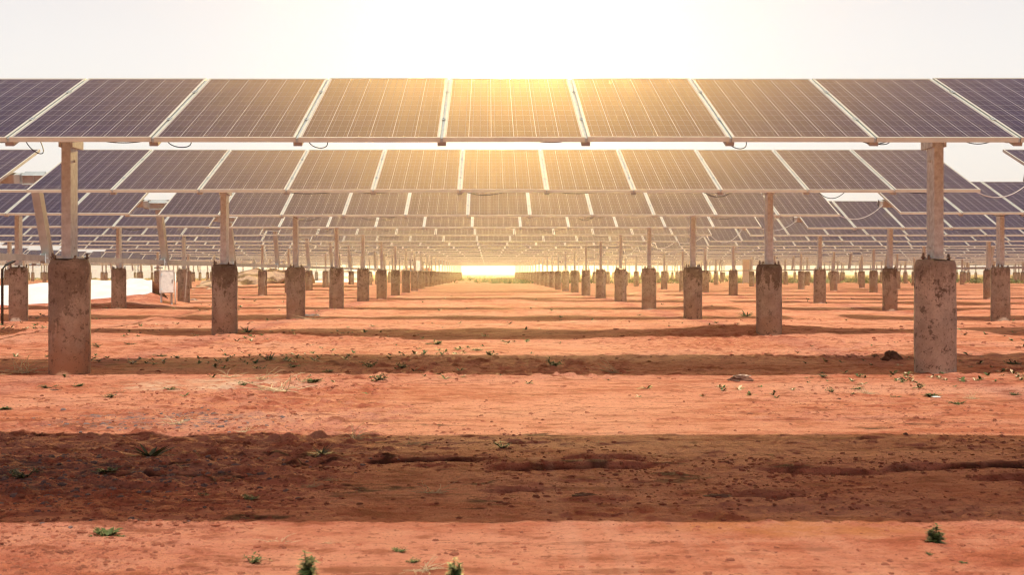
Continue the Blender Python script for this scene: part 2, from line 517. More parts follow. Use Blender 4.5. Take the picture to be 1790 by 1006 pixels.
ORD = ('first second third fourth fifth sixth seventh eighth ninth tenth eleventh twelfth thirteenth fourteenth fifteenth sixteenth '
       'seventeenth eighteenth nineteenth twentieth twenty-first twenty-second twenty-third twenty-fourth twenty-fifth twenty-sixth').split()
Y0, DY = 10.06, 6.08
CENT = {0: .185, -1: -11.36, 1: 12.25, 2: 23.8, 3: 35.85, 4: 47.4, 5: 59.45, 6: 71.0, -2: -23.4, -3: -34.95, -4: -47.0, -5: -58.55}
CPH = {0: 'middle column', -1: 'first column left of the middle', 1: 'first column right of the middle'}
for k in range(2, 7):
    CPH[k] = ORD[k - 1] + ' column right of the middle'; CPH[-k] = ORD[k - 1] + ' column left of the middle'
POSTX = (-3.47, 3.335)
POSTY = .24
rnd = random.Random(5)


def table(col, n):
    cx, y = CENT[col], Y0 + DY * n
    if col: y += rnd.uniform(-.05, .05)
    th = {0: 20.6, 1: 19.2}.get(n, 19.4 + rnd.uniform(-.5, .5))
    if n > 4: th = 19.2 + rnd.uniform(-.7, .7)
    if n < 0: th = 20.0; y += .12
    dz = rnd.uniform(-.02, .02) if n > 1 else 0
    t = bpy.data.objects.new('solar_table', None); COL.objects.link(t)
    t.empty_display_size = .3
    t.location = (cx, y, 0)
    if n < 0:
        lab = 'solar table overhead in front of the first visible row, casting the foreground shadow'
    else:
        lab = 'solar table on concrete piers, %s, %s row back' % (CPH[col], ORD[n])
    tag(t, lab, 'solar array', 'solar tables standing in rows')
    rx = (R(th), 0, 0)
    Rm = Matrix.Rotation(R(th), 3, 'X')
    def on(x, v, w):      # point in the tilted plane
        p = Rm @ Vector((0, v, w)); return (x, p.y, HM + dz + p.z)
    near = n <= 3
    if n <= 12:
        for k in range(NP):
            ox = (k - 5) * PITCH
            jit = (rx[0] + R(rnd.uniform(-.12, .12)), R(rnd.uniform(-.08, .08)), 0)
            p = ob('solar_panel', ME['lam'] if near else ME['panel'], t, on(ox, 0, rnd.uniform(-.002, .002)), jit)
            if near: ob('frame', ME['frame'], p)
        ob('torque_tube', ME['tube_long'] if col in (0, 2, 4, -2, -4) else ME['tube'], t, on(0, 0, TUBE_OFF), rx)
        if near:
            for k in range(NP - 1):
                ox = (k - 4.5) * PITCH
                ob('cross_rail', ME['rail'], t, on(ox, 0, 0), rx)
                for v in (-.45, .45): ob('clamp', ME['clamp'], t, on(ox, v, 0), rx)
    else:
        ob('panel_bank', ME['bank'], t, on(0, 0, 0), rx)
    for i, px in enumerate(POSTX):
        p = ob('post', ME['post'], t, (px, POSTY, dz))
        pm = PIER_FAR if n > 12 else PIERS[rnd.randrange(4)]
        if col == 0 and n == 0: pm = (PIER_L, PIER_R)[i]
        g = gz(cx + px, y)
        q = ob('concrete_pier', pm, t, (px, POSTY, 0), (0, 0, 0 if (col == 0 and n == 0) else rnd.uniform(-.6, .9)))
        if n <= 8:
            ob('bearing_bracket', ME['bearing'], p, (0, 0, POST_TOP))
        if n <= 6:
            for (bx, by, bh) in ((-.115, -.06, 1), (.075, -.095, .6), (.12, .05, .9), (-.06, .1, .8), (-.082, -.1, .7)):
                b = ob('anchor_bolt', ME['bolt'], q, (bx, by, PIER_H), (rnd.uniform(-.08, .08), rnd.uniform(-.08, .08), 0))
                b.scale = (1, 1, bh * .6)
    # drive arm in the gap on this table's left side
    if col in (0, 2, 4, -2, -4) and n >= 0 and n <= 20:
        ob('drive_arm', ME['arm'], t, on(-HALF - .22, 0, TUBE_OFF))
        if n <= 8:
            mb = MB(); mb.box((-HALF - .52, -PL / 2 + .002, -.034), (-HALF + .003, -PL / 2 + .03, -.006))
            ob('edge_rail', mb.mesh('edge_rail', [M_ALU]), t, on(0, 0, 0), rx)
    # cables
    if n <= 9:
        mb = MB()
        lowy, lowz = (Rm @ Vector((0, -PL / 2 + .06, -FH)))[1:]
        zt = HM + dz + lowz
        if col == 0 and n == 0:
            z0 = 9.2
            X = lambda p: (p - CX) * z0 / F - cx
            for (a, b_, dr) in ((-30, 30, .02), (165, 262, .022), (600, 660, .012), (925, 1000, .02), (1120, 1170, .008), (1500, 1560, .03), (1680, 1742, .03), (1750, 1775, .02)):
                mb.tube(sag((X(a), lowy, zt + .004), (X(b_), lowy + .02, zt + .004), dr), .0035, 0, 5)
            def loop(p, w, h, lean):
                pts = []
                for i in range(21):
                    a = math.pi * i / 20
                    u = -math.cos(a)
                    pts.append((X(p) + w * u * .5 + lean * math.sin(a) * h, lowy + .02 * u, zt + .004 - h * math.sin(a) ** .8))
                mb.tube(pts, .0035, 0, 5)
            loop(56, .09, .10, .55); loop(312, .16, .055, .35); loop(555, .13, .06, .3); loop(1288, .14, .065, .35); loop(1540, .14, .035, .2)
            mb.tube([(X(800), lowy, zt + .004), (X(818), lowy, zt - .012)], .0035, 0, 5)
        else:
            for k in range(7):
                a = rnd.uniform(-HALF + .2, HALF - .8); w = rnd.uniform(.3, .7)
                mb.tube(sag((a, lowy, zt + .004), (a + w, lowy + .03, zt + .004), rnd.uniform(.02, .09), 9), .004, 0, 4)
        ob('cable', mb.mesh('cable', [M_CABLE]), t)
    if col == 1 and n <= 8 and n >= 0:
        mb = MB()
        e = Vector(on(-HALF - .06, 0, TUBE_OFF)); q = Vector((-HALF - .95, -.75, HM - .34))
        mb.tube(sag(tuple(e + Vector((0.05, -.06, -.03))), tuple(q), rnd.uniform(.12, .25), 14), .006, 0, 5)
        ob('tube_cable', mb.mesh('tube_cable', [M_GCABLE]), t)
    return t


def visible(cx, n):
    z = Y0 + DY * n
    l = CX + (cx - HALF) * F / (z + .9); r = CX + (cx + HALF) * F / (z + .9)
    return r > -10 and l < 1800


NR = 26
table(0, -1)
for n in range(NR):
    for col in CENT:
        if not visible(CENT[col], n): continue
        if col == -2 and n < 14: continue
        if col == -3 and n < 12: continue
        if col in (-4, -5) and n < 13: continue
        table(col, n)


# ------------------------------------------------------------------ drive rods
def rod(x, y0, y1, label):
    t = bpy.data.objects.new('drive_rod', None); COL.objects.link(t); t.location = (x, y0, 0)
    tag(t, label, 'steel rod', 'drive rods linking the rows')
    mb = MB(); h = .985
    mb.box((-.028, 0, h - .038), (.028, y1 - y0, h + .038)); ob('rod', mb.mesh('rod', [M_TUBE]), t)
    y = math.ceil((y0 - Y0) / DY)
    k = y
    while Y0 + k * DY + .45 < y1:
        yy = Y0 + k * DY + .43 - y0
        mb = MB()
        mb.box((-.036, yy - .10, h - .06), (-.0285, yy + .10, h + .06)); mb.box((.0285, yy - .10, h - .06), (.036, yy + .10, h + .06))
        for a in (-.05, .05): mb.tube([(-.045, yy + a, h), (.045, yy + a, h)], .012, 0, 6)
        ob('joint_plate', mb.mesh('joint_plate', [M_STEEL]), t)
        k += 1


rod(CENT[0] - HALF - .22, 11.0, Y0 + DY * 20.3, 'long steel drive rod at pier height beside the left row of middle piers')
rod(CENT[2] - HALF - .22, 40.0, Y0 + DY * 20.3, 'long steel drive rod running back through the piers on the right')

# ------------------------------------------------------------------ ground
def axis_x():
    a = [0.0]
    while a[-1] < 420:
        x = a[-1]
        a.append(x + (.0125 if x < 3.1 else max(.0125, (x - 3.1) * .075 + .0125)))
    p = np.array(a); return np.concatenate([-p[:0:-1], p])
def axis_y():
    a = [2.6]
    while a[-1] < 640:
        y = a[-1]
        a.append(y + max(.0125, min(.42 * y * y / 1048, .06 * y)))
    p = [2.6]; 
    while p[-1] > -60: p.append(p[-1] - max(.05, (2.6 - p[-1]) * .25))
    return np.concatenate([np.array(p[:0:-1]), np.array(a)])


xs, ys = axis_x(), axis_y()
GX, GY = np.meshgrid(xs, ys)
GZ = np.zeros_like(GX)
for i in range(0, len(ys), 100):
    GZ[i:i + 100] = height(GX[i:i + 100], GY[i:i + 100])
nx, ny = len(xs), len(ys)
me = bpy.data.meshes.new('ground')
me.vertices.add(nx * ny)
me.vertices.foreach_set('co', np.stack([GX, GY, GZ], -1).astype(np.float32).ravel())
ii = (np.arange(ny - 1)[:, None] * nx + np.arange(nx - 1)[None]).ravel()
quads = np.stack([ii, ii + 1, ii + 1 + nx, ii + nx], -1).astype(np.int32)
me.loops.add(quads.size); me.loops.foreach_set('vertex_index', quads.ravel())
me.polygons.add(len(quads)); me.polygons.foreach_set('loop_start', (np.arange(len(quads)) * 4).astype(np.int32))
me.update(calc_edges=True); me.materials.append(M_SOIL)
SHADE = np.zeros_like(GX)  # mask for the dark painted as shade in cracks and hollows
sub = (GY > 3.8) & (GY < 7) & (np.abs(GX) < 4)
sx_, sy_ = GX[sub], GY[sub]; shade_v = np.zeros_like(sx_)
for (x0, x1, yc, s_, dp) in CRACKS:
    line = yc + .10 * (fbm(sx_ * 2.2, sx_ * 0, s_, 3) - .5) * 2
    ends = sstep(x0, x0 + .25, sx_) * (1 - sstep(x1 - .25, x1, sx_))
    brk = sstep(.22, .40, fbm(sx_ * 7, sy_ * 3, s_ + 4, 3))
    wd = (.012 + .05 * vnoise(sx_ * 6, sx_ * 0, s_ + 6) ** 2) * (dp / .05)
    shade_v = np.maximum(shade_v, ends * brk * np.exp(-np.abs((sy_ - line) / wd) ** 3))
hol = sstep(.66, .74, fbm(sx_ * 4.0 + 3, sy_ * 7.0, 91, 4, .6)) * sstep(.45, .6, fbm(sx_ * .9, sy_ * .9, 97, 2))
shade_v = np.maximum(shade_v, .9 * hol)
SHADE[sub] = shade_v
at_ = me.attributes.new('soil_shade', 'FLOAT', 'POINT'); at_.data.foreach_set('value', (SHADE * .97).astype(np.float32).ravel())
me.polygons.foreach_set('use_smooth', np.ones(len(quads), bool))
kind(ob('ground', me), 'structure')
print('ground', nx, ny)


# ------------------------------------------------------------------ clods (uncountable)
def lump(mb, c, r, seed, mi=0, flat=.6, det=1):
    rr = random.Random(seed)
    seg, rings = (6, 3) if det == 1 else (14, 8)
    b = len(mb.v); ph = rr.uniform(0, 6)
    sx, sy = rr.uniform(.7, 1.4), rr.uniform(.7, 1.3)
    mb.v.append((c[0], c[1], c[2] + r * flat))
    for j in range(1, rings + 1):
        el = math.pi * .5 * (1 - j / rings * 1.15)
        for k in range(seg):
            a = ph + 2 * math.pi * k / seg
            q = r * rr.uniform(.72, 1.2)
            mb.v.append((c[0] + q * sx * math.cos(el) * math.cos(a), c[1] + q * sy * math.cos(el) * math.sin(a), c[2] + q * flat * math.sin(el)))
    for k in range(seg): mb.face([b, b + 1 + k, b + 1 + (k + 1) % seg], mi)
    for j in range(rings - 1):
        for k in range(seg):
            o = b + 1 + j * seg
            mb.face([o + k, o + seg + k, o + seg + (k + 1) % seg, o + (k + 1) % seg], mi)


cl = MB()
cand = 80000
yy = 1 / RNG.uniform(1 / 22., 1 / 2.9, cand)
xx = RNG.uniform(-.5, .5, cand) * yy * .86 + yy * .018
dens = sstep(.48, .72, fbm(xx * .8 + 3, yy * .8, 51, 3)) * .6 + .06
ashd = np.exp(-((xx + 1.9) / .95) ** 2 - ((yy - 5.2) / .65) ** 2) + .7 * np.exp(-((xx + 1.7) / .75) ** 2 - ((yy - 7.0) / .45) ** 2)
dens = dens + .9 * ashd
for (x0, x1, yc, s, dp) in CRACKS:
    dens = dens + .35 * np.exp(-((yy - yc) / .18) ** 2) * ((xx > x0) & (xx < x1))
dens = dens * (1 - .75 * np.exp(-((xx - .45) / 1.3) ** 2) * (yy > 6.6))
keep = RNG.uniform(0, 1, cand) < dens
xx, yy, ashd = xx[keep][:17000], yy[keep][:17000], ashd[keep][:17000]
hz = height(xx, yy)
for i in range(len(xx)):
    r = .0022 + .011 * random.random() ** 5
    r *= 1 + .14 * max(0, yy[i] - 6)
    if ashd[i] > .3: r *= 1.35
    lump(cl, (xx[i], yy[i], hz[i] - .1 * r), r, i, 1 if random.random() < ashd[i] * .8 else 0)
kind(ob('soil_clods', cl.mesh('soil_clods', [M_CLOD, M_ASH])), 'stuff')


# ------------------------------------------------------------------ weeds
def weed_rosette(seed, n=34, L=.05, up=.5):
    rr = random.Random(seed); mb = MB()
    for i in range(n):
        a = rr.uniform(0, 2 * math.pi); e = rr.uniform(.05, 1.25) * up
        l = L * rr.uniform(.55, 1.1); w = l * rr.uniform(.09, .16)
        d = Vector((math.cos(a), math.sin(a), 0)); s = Vector((-math.sin(a), math.cos(a), 0))
        base = d * rr.uniform(0, L * .35) + Vector((0, 0, rr.uniform(0, L * .12)))
        pts = [base + d * (l * t * math.cos(e)) + Vector((0, 0, l * (t * math.sin(e) - .25 * t * t))) for t in (0, .35, .7, 1)]
        mb.strip(pts, (w * .4, w, w * .85, w * .1), s)
        # side leaflets
        for t in (1, 2):
            for sg in (-1, 1):
                q = pts[t]; dd = (d * .5 + s * sg).normalized()
                mb.strip([q, q + dd * l * .16 + Vector((0, 0, l * .04)), q + dd * l * .28], (w * .2, w * .6, w * .08), d)
    return mb
def weed_spiky(seed, n=46, L=.06):
    rr = random.Random(seed); mb = MB()
    for i in range(n):
        a = rr.uniform(0, 2 * math.pi); e = rr.uniform(.1, 1.1); l = L * rr.uniform(.5, 1.1)
        d = Vector((math.cos(a), math.sin(a), 0)); s = Vector((-math.sin(a), math.cos(a), 0))
        base = d * rr.uniform(0, L * .2)
        pts = [base + d * (l * t * math.cos(e)) + Vector((0, 0, l * (t * math.sin(e) - .2 * t * t * math.cos(e)))) for t in (0, .4, .8, 1.05)]
        mb.strip(pts, (l * .035, l * .04, l * .025, l * .004), s)
    return mb
def weed_leafy(seed, stems=8, H=.075):
    rr = random.Random(seed); mb = MB()
    for k in range(stems):
        a = rr.uniform(0, 6.28); lean = rr.uniform(.1, .5) if k else .08
        h = H * (rr.uniform(.45, .8) if k else 1)
        top = Vector((math.cos(a) * lean * h, math.sin(a) * lean * h, h))
        mb.tube([(0, 0, -.005), tuple(top * .5 + Vector((0, 0, .004))), tuple(top)], [.0018, .0014, .0006], 0, 5)
        nl = int(30 * h / H) + 10
        for i in range(nl):
            t = rr.uniform(.12, 1); p = top * t
            b = rr.uniform(0, 6.28); d = Vector((math.cos(b), math.sin(b), rr.uniform(-.2, .8))).normalized()
            l = H * rr.uniform(.18, .36) * (1.15 - .5 * t); s = d.cross(Vector((0, 0, 1))).normalized()
            mb.strip([p, p + d * l * .5, p + d * l + Vector((0, 0, -l * .12))], (l * .06, l * .24, l * .04), s)
    return mb
def straw(seed, n=14, L=.14, spread=1.0):
    rr = random.Random(seed); mb = MB()
    n = int(n * 1.6)
    for i in range(n):
        a = rr.uniform(0, 6.28); e = rr.choice((rr.uniform(.02, .35), rr.uniform(.2, 1.3))); l = L * rr.uniform(.2, 1) ** 1.2
        d = Vector((math.cos(a), math.sin(a), 0)); base = Vector((rr.gauss(0, .16), rr.gauss(0, .12), 0)) * L
        k = rr.uniform(-.6, .6); s = Vector((-math.sin(a), math.cos(a), 0)); dr = rr.uniform(.0, .5)
        pts = [base + d * (l * t * math.cos(e)) + s * (k * l * t * t) + Vector((0, 0, .003 + max(0, l * (t * math.sin(e) - dr * t * t * math.sin(e))))) for t in (0, .3, .6, .85, 1)]
        if rr.random() < .35: pts[-1] = pts[-2] + Vector((rr.uniform(-.2, .2) * l, rr.uniform(-.2, .2) * l, -.04 * l))
        mb.tube(pts, [.0014, .0012, .0011, .0009, .0005], 0, 4)
    return mb
def weed_bush(seed, n=110, L=.05):
    """low cushion of small leaves on short stems"""
    rr = random.Random(seed); mb = MB()
    arms = [(rr.uniform(0, 6.28), rr.uniform(.4, 1.0), rr.uniform(.15, .75)) for _ in range(9)]
    for i in range(n):
        a, r, hh = rr.choice(arms); t = rr.uniform(.1, 1)
        a += rr.gauss(0, .18)
        p = Vector((math.cos(a) * r * L * t, math.sin(a) * r * L * t, L * hh * t * rr.uniform(.5, 1.0) + .002))
        b = rr.uniform(0, 6.28); d = Vector((math.cos(b), math.sin(b), rr.uniform(-.1, 1.0))).normalized()
        l = L * rr.uniform(.16, .34); s = d.cross(Vector((0, 0, 1))).normalized()
        mb.strip([p, p + d * l * .5, p + d * l + Vector((0, 0, -l * .18))], (l * .07, l * .20, l * .03), s)
    for a, r, hh in arms:
        q = Vector((math.cos(a) * r * L * .9, math.sin(a) * r * L * .9, L * hh * .8))
        mb.tube([(0, 0, -.004), tuple(q * .55 + Vector((0, 0, .002))), tuple(q)], [.0012, .001, .0005], 0, 4)
    return mb


WM = {'ros': [weed_bush(i + 80, 100 + 30 * i).mesh('weed', [M_LEAF if i != 1 else M_DARKLEAF]) for i in range(4)] + [weed_rosette(5, 44, .05, .8).mesh('weed', [M_LEAF])],
      'spk': [weed_spiky(i + 20).mesh('weed', [M_DARKLEAF]) for i in range(2)],
      'lfy': [weed_leafy(i + 40, 8 + i).mesh('weed', [M_LEAF]) for i in range(3)],
      'dry': [straw(i + 60, 16 + 5 * i).mesh('dry_tuft', [M_DRY]) for i in range(3)]}
SZ = {'ros': .10, 'spk': .10, 'lfy': .075, 'dry': .18}
WEEDS = [  # px, py of its foot, width in px, type, label
    (562, 796, 40, 'spk', 'dark spiky grass tuft alone in the wide foreground shadow, left of centre'),
    (878, 785, 26, 'lfy', 'small upright weed at the upper edge of the foreground shadow, near the centre'),
    (437, 874, 36, 'ros', 'low green weed inside the foreground shadow below the spiky tuft'),
    (355, 868, 22, 'ros', 'flat little weed in the foreground shadow just left of a larger weed'),
    (188, 937, 42, 'ros', 'spreading green weed on sunlit soil near the bottom left corner'),
    (441, 985, 46, 'ros', 'thick round green weed at the bottom edge, left of the tall leafy one'),
    (537, 1008, 52, 'lfy', 'tall leafy green weed cut by the bottom edge left of centre'),
    (697, 966, 30, 'ros', 'flat pale green weed on sunlit soil near the bottom centre'),
    (722, 985, 24, 'ros', 'tiny pale green weed just right of the flat one near the bottom'),
    (795, 1010, 40, 'lfy', 'bushy leafy weed cut by the bottom edge right of the tall one'),
    (1634, 950, 38, 'lfy', 'dark green pointed weed on sunlit soil near the bottom right'),
    (1624, 970, 18, 'ros', 'tiny flat weed just below the pointed weed at the bottom right'),
    (1684, 985, 16, 'ros', 'tiny weed near the bottom right, farthest right of the three'),
    (43, 838, 40, 'lfy', 'dark weed among grey clods at the left edge of the foreground shadow'),
    (190, 828, 36, 'ros', 'dark weed among grey clods in the shadow, below the flat grass streak'),
    (262, 796, 110, 'spk', 'long flat dark grass streak across the upper left of the foreground shadow'),
    (195, 697, 30, 'ros', 'flat green weed on sunlit soil below the left front pier'),
    (660, 671, 26, 'lfy', 'bright upright weed just below the second shadow band, left of centre'),
    (967, 648, 30, 'lfy', 'bushy brownish weed at the lower edge of the second shadow band, right of centre'),
    (547, 674, 28, 'ros', 'flat green weed below the second shadow, left of the bright upright weed'),
    (425, 677, 30, 'ros', 'green weed beside the pale dry straw heap'),
    (85, 681, 32, 'ros', 'green weed on sunlit soil left of the front left pier foot'),
    (140, 676, 26, 'ros', 'low weed directly in front of the front left pier'),
    (297, 684, 26, 'ros', 'low weed between the front left pier and the dry straw heap'),
    (8, 717, 22, 'ros', 'weed at the left edge of the photo on sunlit soil'),
    (1672, 710, 36, 'ros', 'largest green weed on sunlit soil below the right front pier'),
    (1565, 699, 22, 'ros', 'small weed left of the largest weed below the right front pier'),
    (1500, 685, 26, 'ros', 'dark green weed beside a dry stalk left of the right front pier'),
    (1455, 690, 16, 'lfy', 'small pointed weed far left of the right front pier'),
    (1630, 698, 24, 'ros', 'flat weed beside a white scrap below the right front pier'),
    (1610, 679, 18, 'ros', 'tiny pale weed right at the foot of the right front pier'),
    (1438, 663, 24, 'ros', 'pale green weed just below the second shadow band on the right'),
    (1415, 664, 16, 'ros', 'tiny weed just left of the pale green weed by the second shadow'),
    (1774, 694, 22, 'ros', 'weed at the right edge of the photo on sunlit soil'),
    (1768, 640, 22, 'lfy', 'upright weed in the second shadow right of the right front pier'),
    (764, 607, 18, 'lfy', 'taller of two small weeds on the sunlit strip left of centre'),
    (747, 606, 14, 'ros', 'lower of two small weeds on the sunlit strip left of centre'),
    (800, 616, 22, 'ros', 'left of three weeds along the far edge of the second shadow'),
    (833, 618, 22, 'ros', 'middle of three weeds along the far edge of the second shadow'),
    (858, 626, 18, 'lfy', 'right of three weeds along the far edge of the second shadow'),
    (645, 646, 26, 'lfy', 'upright dark weed inside the second shadow left of centre'),
    (702, 648, 22, 'lfy', 'thin upright weed inside the second shadow, right of the dark one'),
    (512, 646, 30, 'ros', 'dark weed in the second shadow above the dry straw heap'),
    (575, 655, 22, 'ros', 'dark weed at the lower edge of the second shadow, above the sunlit soil'),
    (470, 634, 36, 'spk', 'dark tangled weed in the second shadow behind the straw heap'),
    (172, 606, 26, 'ros', 'weed on the sunlit strip right of the front left pier'),
    (228, 603, 22, 'ros', 'small weed on the sunlit strip, second right of the front left pier'),
    (280, 622, 22, 'ros', 'weed at the far edge of the second shadow, between the two left piers'),
    (432, 589, 34, 'spk', 'weed against the right foot of the second left pier'),
    (1305, 552, 30, 'spk', 'dry dark weed on soil beyond the right second pier'),
    (1750, 553, 34, 'spk', 'dark weed near the right edge beside a far pier'),
]
DRY = [
    (492, 690, 100, 'heap of pale dry straw on sunlit soil right of the front left pier'),
    (462, 668, 60, 'loose dry straw just behind the pale straw heap'),
    (524, 672, 50, 'small dry straw tuft at the right end of the pale straw heap'),
    (400, 664, 50, 'thin straw lying on the pale sandy spill left of the straw heap'),
    (545, 853, 44, 'pale dry tuft in the foreground shadow above a green weed'),
    (578, 842, 30, 'small dry tuft right beside the larger dry tuft in the foreground shadow'),
    (752, 862, 70, 'dry forked stalk leaning right in the foreground shadow near the centre'),
    (620, 768, 70, 'thin dry stalks at the upper edge of the foreground shadow'),
    (718, 778, 40, 'flattened dry stalk at the upper shadow edge, left of centre'),
    (492, 948, 60, 'pale bent dry twig on sunlit soil near the bottom left'),
    (574, 952, 24, 'single brown stalk standing on sunlit soil near the bottom'),
    (40, 655, 80, 'pale dry grass clump at the left edge beside the front left pier'),
    (310, 744, 60, 'dry grass on the grey gravel patch, lower left'),
    (1515, 692, 34, 'dry pale stalk standing left of the right front pier'),
    (1700, 700, 30, 'thin reddish dry stem right of the largest weed'),
    (545, 560, 50, 'pale dry grass at the foot of the third left pier'),
    (1075, 652, 60, 'low dry stems at the lower edge of the second shadow, right of centre'),
    (430, 758, 40, 'brown dry tuft at the upper edge of the foreground shadow, left side'),
    (1045, 775, 24, 'tiny dry sprig in the upper foreground shadow, right of centre'),
    (740, 1000, 70, 'dry twig lying at the bottom edge of the photo'),
]
for i, (px, py, w, k, lab) in enumerate(WEEDS):
    x, y = at(px, py); s = w * y / F / SZ[k] * (1.2 if py > 1000 else 1.4)
    small = k == 'lfy' and py < 930
    o = ob('weed', WM['ros'][i % 4] if small else WM[k][i % len(WM[k])], None, (x, y, gz(x, y) - .002), (0, 0, random.uniform(0, 6)))
    o.scale = (s, s, s * (.72 if py > 1000 else .62 if (k == 'lfy' and py > 930) else .85 if py > 860 or small else .75 if k == 'lfy' else .55))
    if w == 110: o.scale = (s, s * .35, s * .28)
    tag(o, lab, 'weed', 'green weeds on the soil')
for i, (px, py, w, lab) in enumerate(DRY):
    x, y = at(px, py); s = w * y / F / SZ['dry']
    o = ob('dry_tuft', WM['dry'][i % 3], None, (x, y, gz(x, y) - .002), (0, 0, random.uniform(0, 6)))
    o.scale = (s, s, s * random.uniform(.8, 1.1)); tag(o, lab, 'dry grass', 'dry straw on the soil')

# tiny seedlings nobody could count
mb = MB()
cand = 4600
yy = 1 / RNG.uniform(1 / 45., 1 / 8.2, cand); xx = RNG.uniform(-.5, .5, cand) * yy * .84
d = sstep(.5, .72, fbm(xx * .6, yy * .5, 77, 3)) * (.25 + .75 * (1 - sstep(-3.2, .2, xx * 10 / yy))) + .015
keep = RNG.uniform(0, 1, cand) < d
for x, y in zip(xx[keep], yy[keep]):
    z = gz(x, y); L = random.uniform(.025, .06) * (1 + .03 * y)
    for k in range(9):
        a = random.uniform(0, 6.28); e = random.uniform(.0, .75); l = L * random.uniform(.5, 1.1)
        dd = Vector((math.cos(a) * math.cos(e), math.sin(a) * math.cos(e), math.sin(e))); s = Vector((-math.sin(a), math.cos(a), 0))
        p = Vector((x, y, z))
        mb.strip([p, p + dd * l * .6, p + dd * l + Vector((0, 0, -l * .15))], (l * .07, l * .15, l * .02), s, 1 if random.random() < .2 else 0)
kind(ob('ground_cover', mb.mesh('ground_cover', [M_LEAF, M_DRY])), 'stuff')

# far grass
mb = MB()
def tuft(x, y, H, mi):
    z = gz(x, y) - .02
    for k in range(5):
        a = random.uniform(0, 6.28); l = H * random.uniform(.5, 1.1); d = Vector((math.cos(a) * .5, math.sin(a) * .5, 1)).normalized()
        s = Vector((1, 0, 0)); p = Vector((x + random.uniform(-.2, .2), y + random.uniform(-.2, .2), z))
        mb.strip([p, p + d * l * .6, p + d * l + Vector((math.cos(a) * l * .2, 0, -l * .1))], (l * .10, l * .09, l * .02), s, mi)
for i in range(5200):
    y = random.uniform(150, 330); x = random.uniform(-.42, .46) * y
    tuft(x, y, random.uniform(.12, .34), 0 if random.random() < .75 else 1)
for i in range(3600):
    y = random.uniform(100, 175); x = y * random.choice((random.gauss(.26, .045), random.gauss(.12, .03), random.gauss(.40, .03), random.gauss(.03, .02)))
    tuft(x, y, random.uniform(.12, .40), 1 if random.random() < .7 else 0)
kind(ob('grass', mb.mesh('grass', [M_FARGRASS, M_FARGREEN])), 'stuff')


# ------------------------------------------------------------------ stones, debris, heaps
def rock(px, py, wpx, name, label, cat, mat, flat=.5, seed=1, stretch=1.0):
    x, y = at(px, py); r = wpx * y / F / 2
    mb = MB(); lump(mb, (0, 0, 0), r, seed, 0, flat, 2)
    o = ob(name, mb.mesh(name, [mat]), None, (x, y, gz(x, y) - r * .08)); o.scale = (stretch, 1, 1)
    return tag(o, label, cat)


M_DARKCLOD = plain('dark_soil_clod', (.13, .06, .04), .95, 0, .4, 20)
M_PALECLOD = plain('pale_crust', (.50, .36, .28), .9, 0, .3, 20)
o = rock(1295, 669, 40, 'soil_crust', 'dark flat lump of crusted soil with a pale top, right of centre', 'clod', M_DARKCLOD, .5, 4, 1.45)
mb = MB(); lump(mb, (0, 0, 0), .045, 9, 0, .25, 2)
c = ob('pale_crust', mb.mesh('pale_crust', [M_PALECLOD]), o, (.012, .03, .036))
rock(1558, 634, 28, 'stone', 'round dark stone in the second shadow just left of the right front pier', 'stone', M_DARKCLOD, 1.3, 6)
rock(1530, 629, 16, 'stone', 'small dark stone left of the round dark stone in the second shadow', 'stone', M_DARKCLOD, .5, 7)
rock(1572, 668, 14, 'stone', 'small grey stone on sunlit soil in front of the right front pier', 'stone', M_STONE, .6, 8)
rock(1467, 702, 12, 'stone', 'small dark clod on sunlit soil left of the right front pier', 'stone', M_DARKCLOD, .6, 9)
rock(1583, 763, 10, 'stone', 'little dark stone at the upper edge of the foreground shadow on the right', 'stone', M_DARKCLOD, .7, 10)
rock(96, 683, 22, 'wood_chip', 'dark broken chip lying in front of the front left pier', 'debris', M_DARKCLOD, .2, 11, 1.4)
rock(1020, 869, 30, 'stone', 'dark clod in a hollow inside the foreground shadow, right of centre', 'stone', M_DARKCLOD, .35, 12, 1.4)
rock(1255, 868, 30, 'stone', 'dark flattened clod in the foreground shadow on the right', 'stone', M_DARKCLOD, .35, 13, 1.5)
rock(905, 775, 30, 'stone', 'brown clod beside the small upright weed in the foreground shadow', 'stone', M_CLOD, .3, 14, 1.5)
rock(338, 525, 16, 'stone', 'flat stone on the soil right of the white cabinet', 'stone', M_STONE, .35, 15, 1.4)

# white rag at the third left pier, white paper scrap at the right
def rag(px, py, wpx, label, seed):
    x, y = at(px, py); w = wpx * y / F
    mb = MB(); n = 8
    for j in range(n):
        for i in range(n):
            u, v = i / (n - 1) - .5, j / (n - 1) - .5
            mb.v.append((u * w, v * w * .8, .02 + .35 * w * (.5 - abs(v)) * float(vnoise(np.array([u * 6 + seed]), np.array([v * 6]), seed)[0])))
    for j in range(n - 1):
        for i in range(n - 1):
            a = j * n + i; mb.face([a, a + 1, a + 1 + n, a + n], 0, True)
    o = ob('plastic_scrap', mb.mesh('plastic_scrap', [M_WHITE]), None, (x, y, gz(x, y)))
    sm = o.modifiers.new('thick', 'SOLIDIFY'); sm.thickness = .003
    tag(o, label, 'litter')
rag(546, 553, 26, 'crumpled white plastic scrap at the foot of the third left pier', 3)
rag(1636, 703, 14, 'small white scrap lying on soil beside a weed at the right', 8)


